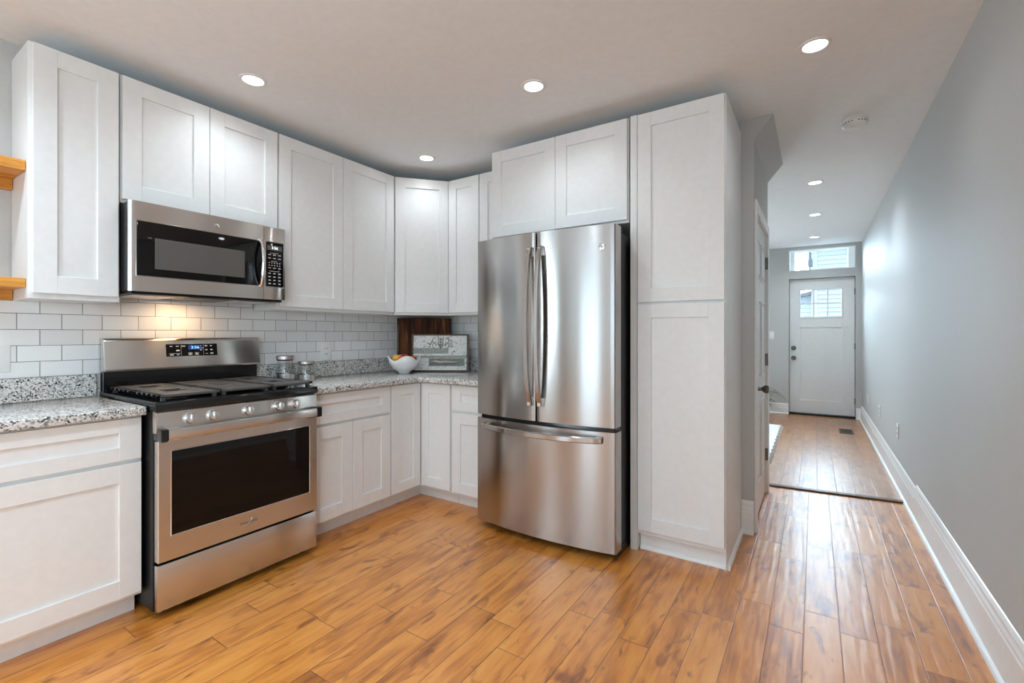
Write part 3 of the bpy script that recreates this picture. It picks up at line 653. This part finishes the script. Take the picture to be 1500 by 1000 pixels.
MB(T).box(1.488, 1.575, -.4041, -.402, 1.716, 1.745).build('clock_window', MESHG, cpn)
text('3:56', .021, CLOCKW, cpn, faceX(.4046, 1.531, 1.7305), 'clock_digits', xs=1.1)
m = MB(T); m.box(1.478, 1.585, -.4035, -.398, 1.502, 1.766, .006, seg=2)
def leg(y, z, w, h): m.box(y-w/2, y+w/2, -.4042, -.402, z-h/2, z+h/2, mi=1)
leg(1.527, 1.700, .05, .002)
for z in (1.690, 1.670): [leg(y, z, .016, .0045) for y in (1.500, 1.529, 1.560)]
leg(1.527, 1.653, .036, .002)
for z in (1.643, 1.628): [leg(y, z, .006, .005) for y in (1.498, 1.514, 1.530, 1.546, 1.562)]
for z in (1.613,): [leg(y, z, .016, .004) for y in (1.500, 1.529, 1.560)]
leg(1.527, 1.594, .055, .002)
for z in (1.581, 1.561, 1.541, 1.521): [leg(y, z, .014, .0055) for y in (1.500, 1.529, 1.560)]
m.build('keypad', [BGLASS, PRINT], cpn, smooth=True)
MB().cyl((.401, 1.215, 1.800), (.4045, 1.215, 1.800), .014, seg=28, bev=.001).build('maker_badge', CHROME, md, smooth=True)
text('GE', .013, BRONZE, md, faceX(.4048, 1.215, 1.800), 'badge_monogram')
bt = MB().box(.02, .385, MY0+.012, MY1-.012, MZ0-.004, MZ0+.014, .003).build('underside', BLACKS, mw)
for a, b_ in ((.87, 1.06), (1.34, 1.55)): MB().box(.08, .34, a, b_, MZ0-.007, MZ0-.002).build('grease_filter', STEEL, bt)
MB().box(.30, .36, 1.10, 1.30, MZ0-.008, MZ0-.002, .002).build('lamp_cover', PLASTD, bt)
lamp('microwave_light', 'AREA', (.16, 1.16, MZ0-.012), 0.9, (1.0, .62, .32), shape='RECTANGLE', size=.05, size_y=.10)

# ------------------------------------------------------------------ refrigerator
FX0, FX1, FYC, FYB = 1.258, 2.180, 2.372, 2.455    # sides, door corner plane, back of doors
fr = thing('refrigerator', 'stainless french door refrigerator with bottom freezer drawer', 'refrigerator', ((FX0+FX1)/2, 2.75, 0))
MB().box(FX0+.010, FX1-.014, FYB+.012, YW-.05, .04, 1.790, .004).build('case', GREYP, fr)
BOW = .042
def bow(x): 
    t = (x - (FX0+FX1)/2) / ((FX1-FX0)/2); return FYC - BOW*(1-t*t)
def door_slab(x0, x1, z0, z1, name, n=24, r0=True, r1=True):
    """bowed sheet with rounded vertical ends"""
    pts = [(x1, FYB), (x0, FYB)] ; rr = .010
    xs = [x0 + (x1-x0)*i/n for i in range(n+1)]
    prof = []
    for x in xs:
        y = bow(x); e = min(x-x0, x1-x)
        if e < rr: y += rr - math.sqrt(max(0, rr*rr-(rr-e)**2))
        prof.append((x, y))
    L = [(x0 + rr*(1-math.cos(a)), 0) for a in [radians(q) for q in (0, 20, 45, 70)]]
    xs = [p[0] for p in L] + [x0+rr+(x1-x0-2*rr)*i/n for i in range(n+1)] + [x1-(p[0]-x0) for p in reversed(L)]
    prof = []
    for x in xs:
        y = bow(x); e = min(x-x0, x1-x)
        if e < rr: y += rr - math.sqrt(max(0, rr*rr-(rr-e)**2))
        prof.append((x, y))
    return MB().prism(prof + pts, 'z', z0, z1).build(name, STEELF, fr, smooth=True, angle=.5)
XM = 1.716
dl = door_slab(FX0, XM-.004, .722, 1.815, 'door'); dr = door_slab(XM+.004, FX1, .722, 1.815, 'door'); dw = door_slab(FX0-.002, FX1+.002, .050, .698, 'freezer_drawer')
MB().box(FX0+.012, FX1-.012, FYB-.05, FYB+.02, .695, .725).build('door_gasket', BLACK, fr)
MB().box(FX0+.02, FX1-.01, FYB-.02, YW-.1, .012, .052).build('base_grille', BLACKS, fr)
MB().box(XM-.004, XM+.004, FYC-.02, FYB, .73, 1.80).build('center_gasket', BLACK, fr)
for x, par in ((XM-.034, dl), (XM+.034, dr)):
    y0 = bow(x); hp = []
    for i in range(21):
        t_ = i/20; hp.append((x, y0-.014-.048*math.sin(pi*t_)**.55, .815+.915*t_))
    m = MB(); b = bmesh.new(); rings = []
    for (hx, hy_, hz) in hp:
        rings.append([b.verts.new((hx+a, hy_+c_, hz)) for a, c_ in ((-.015, .006), (.015, .006), (.015, -.003), (.011, -.009), (-.011, -.009), (-.015, -.003))])
    for Aa, Bb in zip(rings, rings[1:]):
        for k_ in range(6): b.faces.new((Aa[k_], Aa[(k_+1) % 6], Bb[(k_+1) % 6], Bb[k_]))
    b.faces.new(rings[0]); b.faces.new(rings[-1][::-1]); bmesh.ops.recalc_face_normals(b, faces=b.faces); m._merge(b)
    h = m.build('handle', STEELF, par, smooth=True, angle=.5)
    for z in (.835, 1.700): MB().box(x-.013, x+.013, y0-.030, y0+.002, z-.025, z+.025, .004).build('handle_mount', BLACKS if z > 2 else CHROME, h)
m = MB(); hp = []
for i in range(25):
    t_ = i/24; x = 1.315+.80*t_; hp.append((x, bow(x)-.012-.050*math.sin(pi*t_)**.5, .655))
b = bmesh.new(); rings = []
for (hx, hy_, hz) in hp: rings.append([b.verts.new((hx, hy_+c_, hz+a)) for a, c_ in ((-.017, .006), (.017, .006), (.017, -.003), (.012, -.010), (-.012, -.010), (-.017, -.003))])
for Aa, Bb in zip(rings, rings[1:]):
    for k_ in range(6): b.faces.new((Aa[k_], Aa[(k_+1) % 6], Bb[(k_+1) % 6], Bb[k_]))
b.faces.new(rings[0]); b.faces.new(rings[-1][::-1]); bmesh.ops.recalc_face_normals(b, faces=b.faces); m._merge(b); h = m.build('handle', STEELF, dw, smooth=True, angle=.5)
for x in (1.335, 2.095): MB().box(x-.02, x+.02, bow(x)-.028, bow(x)+.002, .641, .669, .004).build('handle_mount', CHROME, h)
def faceY(x, y, z): return Matrix.Translation((x, y, z)) @ Matrix.Rotation(R90, 4, 'X')
bx_ = 2.107
MB().cyl((bx_, bow(bx_)+.002, 1.695), (bx_, bow(bx_)-.005, 1.695), .018, seg=28, bev=.001).build('maker_badge', CHROME, dr, smooth=True)
text('GE', .017, BRONZE, dr, faceY(bx_, bow(bx_)-.0054, 1.695), 'badge_monogram')
MB().box(FX1-.075, FX1-.012, FYB-.03, FYB+.06, 1.79, 1.815, .004).build('hinge_cover', BLACKS, fr)
MB().box(FX0+.012, FX0+.075, FYB-.03, FYB+.06, 1.79, 1.815, .004).build('hinge_cover', BLACKS, fr)
for x in (FX0+.06, FX1-.06): MB().cyl((x, 2.50, 0), (x, 2.50, .014), .022, seg=14).build('foot', BLACKS, fr)

# ------------------------------------------------------------------ shelves
for z0, z1, lb in ((1.923, 1.966, 'upper floating pine shelf left of the tall wall cabinet'), (1.424, 1.464, 'lower floating pine shelf just above the tiles')):
    s = thing('floating_shelf', lb, 'shelf', (.12, .2, z0), group='pine shelves at the left edge')
    MB().box(.001, .252, -.35, .5285, z0, z1, .002).build('board', PINE, s)
    MB().box(.001, .036, -.33, .5280, z0-.046, z0-.0005, .001).build('cleat', PINE, s)

# ------------------------------------------------------------------ things on the counter
ZC = .9142
def jar(loc, r, h, label):
    j = thing('glass_jar', label, 'jar', loc, group='lidded glass jars')
    b = MB().lathe([(0, .004), (r*.88, .004), (r*.90, h*.05), (r*.93, h*.30), (r*.88, h*.52), (r*.78, h*.76), (r*.74, h*.80), (r*.71, h*.80), (r*.75, h*.75), (r*.85, h*.51), (r*.90, h*.30), (r*.86, h*.06), (0, h*.06)], loc, 40).build('jar_body', JARG, j, smooth=True)
    MB().lathe([(r*.90, 0), (r*.955, .001), (r*.965, h*.30), (r*.935, h*.30), (r*.93, .006)], loc, 40).build('metal_base', ALU, j, smooth=True)
    MB().lathe([(0, h*.80), (r*.80, h*.80), (r*.82, h*.815), (r*.80, h*.835), (0, h*.835)], loc, 40).build('gasket', BLACKS, j, smooth=True)
    MB().lathe([(0, h*.835), (r*.84, h*.835), (r*.90, h*.85), (r*.90, h*.965), (r*.82, h), (0, h)], loc, 40).build('lid', LIDM, j, smooth=True)
    return j
jar((.125, 1.762, ZC), .062, .172, 'taller glass jar with steel lid beside the range')
jar((.165, 1.888, ZC), .058, .130, 'shorter glass jar with steel lid next to the taller jar')

BC = Vector((.344, 2.618, ZC))
def wave(a, r, z): return max(0, (z-.055)/.075)*.020*math.cos(4*(a+.593)) if z > .055 else 0
bw = thing('fruit_bowl', 'white porcelain bowl with wavy rim holding fruit on the corner counter', 'bowl', BC)
MB().lathe([(0, .001), (.038, .001), (.044, .004), (.044, .014), (.060, .022), (.092, .046), (.115, .080), (.128, .126), (.124, .126), (.110, .082), (.088, .050), (.055, .028), (0, .024)], BC, 72, rim=wave).build('bowl_body', PORC, bw, smooth=True, angle=None)
def fruit(name, label, off, r, m_, sq=1.0, tilt=(0.3, .2), stem=True):
    c = BC + Vector(off); f = thing(name, label, 'fruit', c, group='fruit in the bowl')
    M = Matrix.Translation(c) @ Matrix.Rotation(tilt[0], 4, 'X') @ Matrix.Rotation(tilt[1], 4, 'Y')
    pr = [(r*math.sin(a)*(1.0 if sq == 1 else 1-.12*math.cos(a)), -r*sq*math.cos(a) + (-.14*r if i == 12 else 0)) for i, a in enumerate([pi*k/12 for k in range(13)])]
    pr[0] = (0, pr[0][1]); pr[-1] = (0, pr[-1][1])
    MB().lathe(pr, seg=24, M=M).build('skin', m_, f, smooth=True, angle=None)
    m = MB(); m.cyl((0, 0, r*sq*.78), (0, .002, r*sq*1.12), .0025, .0018, seg=8); m.bm.transform(M); m.build('stem', STEM, f)
fruit('orange', 'orange fruit at the front left of the white bowl', (.030, -.060, .106), .037, FRUIT_O)
fruit('peach', 'yellow orange fruit in the front middle of the bowl', (.060, .012, .104), .034, FRUIT_Y)
fruit('lemon', 'yellow fruit behind the orange in the bowl', (-.030, -.052, .118), .031, FRUIT_Y, 1.25, (1.2, .5))
fruit('red_apple', 'red apple at the back of the white bowl', (-.020, .020, .120), .036, FRUIT_R)
fruit('plum', 'small dark red fruit at the right side of the bowl', (.020, .080, .108), .027, FRUIT_R)

# framed panel, standing parallel to the picture plane of the corner, and the boards behind it
def corner_frame(x, y, z, rz, lean=0.0): return Matrix.Translation((x, y, z)) @ Matrix.Rotation(rz, 4, 'Z') @ Matrix.Rotation(lean, 4, 'X')
FT = corner_frame(.467, 2.905, ZC, YAW, -.10)
pc = thing('framed_panel', 'distressed white decorative panel in thin brown wood frame on the counter', 'framed panel', (.467, 2.905, ZC))
MB(FT).ring_frame(-.240, .236, .002, .312, -.012, .012, .013, .018, .011, .011, bev=.002).build('frame', FRAMEW, pc)
pn = MB(FT).box(-.229, .220, -.003, .006, .012, .302).build('panel', PANEL, pc)
m = MB(FT)
def curl(cx, cz, r, a0, a1, r1, w=.0035):
    P = []
    for i in range(22):
        t_ = i/21; a = a0+(a1-a0)*t_; rr = r+(r1-r)*t_; P.append((cx+rr*cos(a), -.004, cz+rr*sin(a)))
    m.tube(P, lambda q: w*(1-.5*q), 6, up=(0, 1, 0))
for sg in (-1, 1):
    curl(sg*.045, .255, .030, pi/2 if sg > 0 else pi/2, pi/2-sg*4.6, .006); curl(sg*.045, .222, .030, -pi/2, -pi/2+sg*4.4, .007)
    curl(sg*.085, .245, .024, pi, pi-sg*4.2 if sg > 0 else pi+4.2, .008) ; curl(sg*.020, .215, .022, 0 if sg > 0 else pi, (0 if sg > 0 else pi)+sg*3.6, .006)
    curl(sg*.10, .214, .018, pi/2, pi/2+sg*4.5, .005)
    for q in range(4): m.tube([(sg*.004, -.004, .20+q*.022), (sg*(.014+.004*q), -.004, .213+q*.022), (sg*.018, -.004, .222+q*.022)], .0035, 6, up=(0, 1, 0))
m.tube([(0, -.004, .19), (0, -.004, .285)], .004, 6, up=(0, 1, 0))
m.build('ornament', ORN, pn)
MB(FT).box(-.228, .065, -.0036, .002, .150, .198).build('lattice_band', BAND, pn)
MB(FT).box(.100, .122, -.0036, .002, .158, .178, .004).build('keyhole', ORN, pn)
MB(FT).box(-.228, .218, -.012, .002, .118, .134, .002).build('ledge', BAND, pn)
rc = MB(FT).ring_frame(-.098, .200, .046, .112, -.006, .004, .006, bev=.001).build('nameplate_frame', BAND, pn)
MB(FT).box(-.094, .196, -.0035, .002, .050, .108).build('nameplate', ORN, rc)
MB(FT).tube([(-.075, -.006, .078), (-.04, -.009, .086), (0, -.010, .077), (.05, -.010, .080), (.10, -.009, .077), (.14, -.006, .079)], lambda q: .014*math.sin(pi*(.08+.84*q))**.6, 8, up=(0, 1, 0)).build('pull', CHROME, rc, smooth=True)
BT = corner_frame(.238, 2.948, ZC, YAW, -.03)
cb = thing('cutting_board', 'large dark brown wood board leaning in the counter corner', 'cutting board', (.238, 2.948, ZC))
xs = [-.235, -.155, -.085, -.03, .06, .15, .235]
MB(BT).box(-.231, .231, -.010, .010, .001, .450, .003).build('board', BOARDW, cb)
GT = Matrix.Translation((.155, 2.690, ZC)) @ Matrix.Rotation(YAW-.35, 4, 'Z') @ Matrix.Rotation(-.05, 4, 'X')
gb = MB(GT).box(-.032, .034, -.004, .004, .0, .385, .0015).build('glass_board', JARG)
tag(gb, 'narrow clear glass panel leaning by the tiles left of the dark board', 'glass panel')

# ------------------------------------------------------------------ outlets and switches
def plate(name, label, loc, rz, w=.072, h=.117, kind='outlet', group=None):
    """faces local -Y"""
    p = thing(name, label, 'outlet' if kind == 'outlet' else 'switch', loc, rz, group)
    MB().box(-w/2, w/2, -.006, 0, -h/2, h/2, .003, seg=2).build('cover_plate', PLASTIC, p, local=True, smooth=True)
    n = max(1, round(w/.05) - 0) if kind == 'switch' else 1
    if kind == 'outlet':
        for z in (-.020, .020):
            f = MB().box(-.017, .017, -.0085, -.004, z-.014, z+.014, .003).build('receptacle', PLASTIC, p, local=True)
            m = MB(); m.box(-.009, -.006, -.0090, -.007, z-.004, z+.008); m.box(.006, .009, -.0090, -.007, z-.004, z+.008); m.build('slots', PLASTD, f, local=True)
    else:
        for i in range(2): MB().box(-.030+.034*i, -.004+.034*i, -.009, -.004, -.033, .033, .002).build('rocker', PLASTIC, p, local=True)
    return p
plate('wall_outlet', 'white outlet on the tiles at the left frame edge', (.0125, .462, 1.115), R90, .125, .122, 'outlet')
plate('wall_outlet', 'white duplex outlet on the tiles right of the jars', (.0125, 2.147, 1.098), R90, .085, .135, 'outlet')
plate('light_switch', 'white double light switch plate left of the front door', (2.480, YF-.0005, 1.210), 0, .115, .12, 'switch')
for y, z, lb in ((4.85, .445, 'white outlet on the right wall nearest the kitchen'), (6.11, .430, 'white outlet on the right wall, middle of three'), (7.35, .41, 'white outlet on the right wall nearest the front door')):
    plate('wall_outlet', lb, (XR-.0005, y, z), -R90, .075, .12, 'outlet', 'outlets along the hall wall')

# ------------------------------------------------------------------ ceiling lights, smoke alarm
def downlight(x, y, label, e, colr=(.70, .86, 1.0)):
    d = thing('recessed_light', label, 'ceiling light', (x, y, CEIL), group='recessed ceiling lights')
    MB().lathe([(.048, -.003), (.052, -.006), (.064, -.004), (.066, .0005), (.048, .0005)], (x, y, CEIL), 40).build('trim_ring', TRIM, d, smooth=True)
    MB().lathe([(0, -.0035), (.048, -.0035), (.048, .002), (0, .002)], (x, y, CEIL), 40).build('diffuser', LAMPM, d)
    l = lamp('downlight', 'SPOT', (0, 0, -.02), e, colr, d, spot_size=radians(150), spot_blend=.9, shadow_soft_size=.05)
    return d
E1 = 12.0
for x, y, lb, c_ in ((.607, 1.298, 'recessed light above the cabinet over the microwave', 1), (1.806, 2.150, 'recessed light in front of the cabinet over the refrigerator', 1), (3.069, 2.552, 'recessed light at the hall entrance nearest the camera', 2), (.616, 2.585, 'recessed light above the diagonal corner cabinet', 3),
                 (3.071, 4.857, 'hall recessed light just past the smoke alarm', 0), (3.071, 6.16, 'hall recessed light, middle one before the front door', 0), (3.066, 7.58, 'hall recessed light nearest the front door', 0)):
    downlight(x, y, lb, {0: 30.0, 1: E1, 2: 5.5, 3: 6.5}[c_], (.82, .92, 1.0) if c_ else (.78, .90, 1.0))
for x, y, lb, e_ in ((.607, 0.0, 'recessed light over the left counter, out of frame', 40), (1.806, .6, 'added recessed light in the kitchen middle, out of frame', 40), (3.069, 1.0, 'added recessed light above the camera, out of frame', 3), (1.806, -.95, 'recessed light behind the camera near the back door', 38)):  # all but the left-counter light are added, unseen, to brighten the kitchen
    downlight(x, y, lb, e_)
s = thing('smoke_alarm', 'round white smoke alarm on the hall ceiling', 'smoke alarm', (3.275, 3.56, CEIL))
MB().lathe([(0, .0005), (.068, .0005), (.070, -.010), (.066, -.012), (0, -.012)], (3.275, 3.56, CEIL), 40).build('base', PLASTIC, s, smooth=True)
MB().lathe([(.060, -.012), (.064, -.020), (.064, -.042), (.054, -.053), (.020, -.056), (0, -.056)], (3.275, 3.56, CEIL), 40).build('cover', PLASTIC, s, smooth=True)
m = MB()
for i in range(24):
    a = 2*pi*i/24
    if i % 6: m.cyl((3.275+.0615*cos(a), 3.56+.0615*sin(a), CEIL-.030), (3.275+.0648*cos(a), 3.56+.0648*sin(a), CEIL-.030), .004, seg=6)
m.build('vents', PLASTD, s)
MB().cyl((3.262, 3.54, CEIL-.055), (3.262, 3.54, CEIL-.059), .014, seg=20, bev=.001).build('test_button', PLASTIC, s)

# ------------------------------------------------------------------ hall: rug, vent, plant
def rugtop(u, v):
    x = 1.10+1.59*u; y = 5.02+2.12*v
    return (x + (.006*math.sin(v*70) if u == 1 else 0), y, .004 + .007 + .0015*math.sin(u*90)*math.sin(v*120))
rug = thing('rug', 'white woven rug on the hall floor past the closet door', 'rug', (1.9, 6.1, 0))
MB().grid(rugtop, 40, 120, thick=.007).build('pile', RUGM, rug)
m = MB()
for i in range(90):
    y = 5.03+2.10*i/89; m.tube([(2.688, y, .010), (2.703, y+.004, .006), (2.722, y+random.uniform(-.006, .006), .004)], .003, 5)
fg = m.build('fringe', RUGM, rug); fg['kind'] = 'stuff'
v = thing('floor_vent', 'dark metal floor vent in front of the front door', 'vent', (3.40, 7.19, 0))
MB().ring_frame(-.07, .07, -.15, .15, -.006, .004, .014, bev=.001).bm.free()
m = MB(Matrix.Translation((3.40, 7.19, .002)) @ Matrix.Rotation(-R90, 4, 'X')); m.ring_frame(-.075, .075, -.16, .16, -.006, 0, .016, bev=.001); m.build('frame', BRONZE, v)
m = MB(); m.box(3.33, 3.47, 7.035, 7.345, .0025, .0035); m.build('duct', BLACKS, v)
m = MB()
for i in range(18): m.box(3.342, 3.458, 7.045+.0165*i, 7.052+.0165*i, .003, .007)
m.build('louvers', BRONZE, v)
pp = thing('potted_plant', 'potted plant with thin arching leaves beside the front wall', 'plant', (2.33, 7.85, 0))
PC = (2.33, 7.85, .002)
MB().lathe([(0, 0), (.085, 0), (.11, .17), (.118, .20), (.108, .20), (.10, .17), (0, .165)], PC, 32).build('pot', POTM, pp, smooth=True)
MB().lathe([(0, .172), (.102, .17)], PC, 24).build('soil', SOIL, pp)
for i in range(46):
    a = random.uniform(0, 2*pi) if i > 12 else random.uniform(-.9, .7); L = random.uniform(.22, .42); h = random.uniform(.04, .26)
    P = []
    for k_ in range(9):
        t_ = k_/8; P.append(Vector((PC[0]+cos(a)*(.03+L*t_), PC[1]+sin(a)*(.03+L*t_), .17+h*math.sin(t_*2.2)*1.2-.16*t_*t_)))
    b = bmesh.new(); s_ = Vector((-sin(a), cos(a), 0)); rows = []
    for k_, p_ in enumerate(P):
        w_ = .007*math.sin(pi*(.12+.86*k_/8)); rows.append((b.verts.new(p_-s_*w_), b.verts.new(p_+Vector((0, 0, -w_*.5))), b.verts.new(p_+s_*w_)))
    for q, r in zip(rows, rows[1:]):
        b.faces.new((q[0], q[1], r[1], r[0])); b.faces.new((q[1], q[2], r[2], r[1]))
    m = MB(); m._merge(b); m.build('leaf', LEAF, pp, smooth=True)
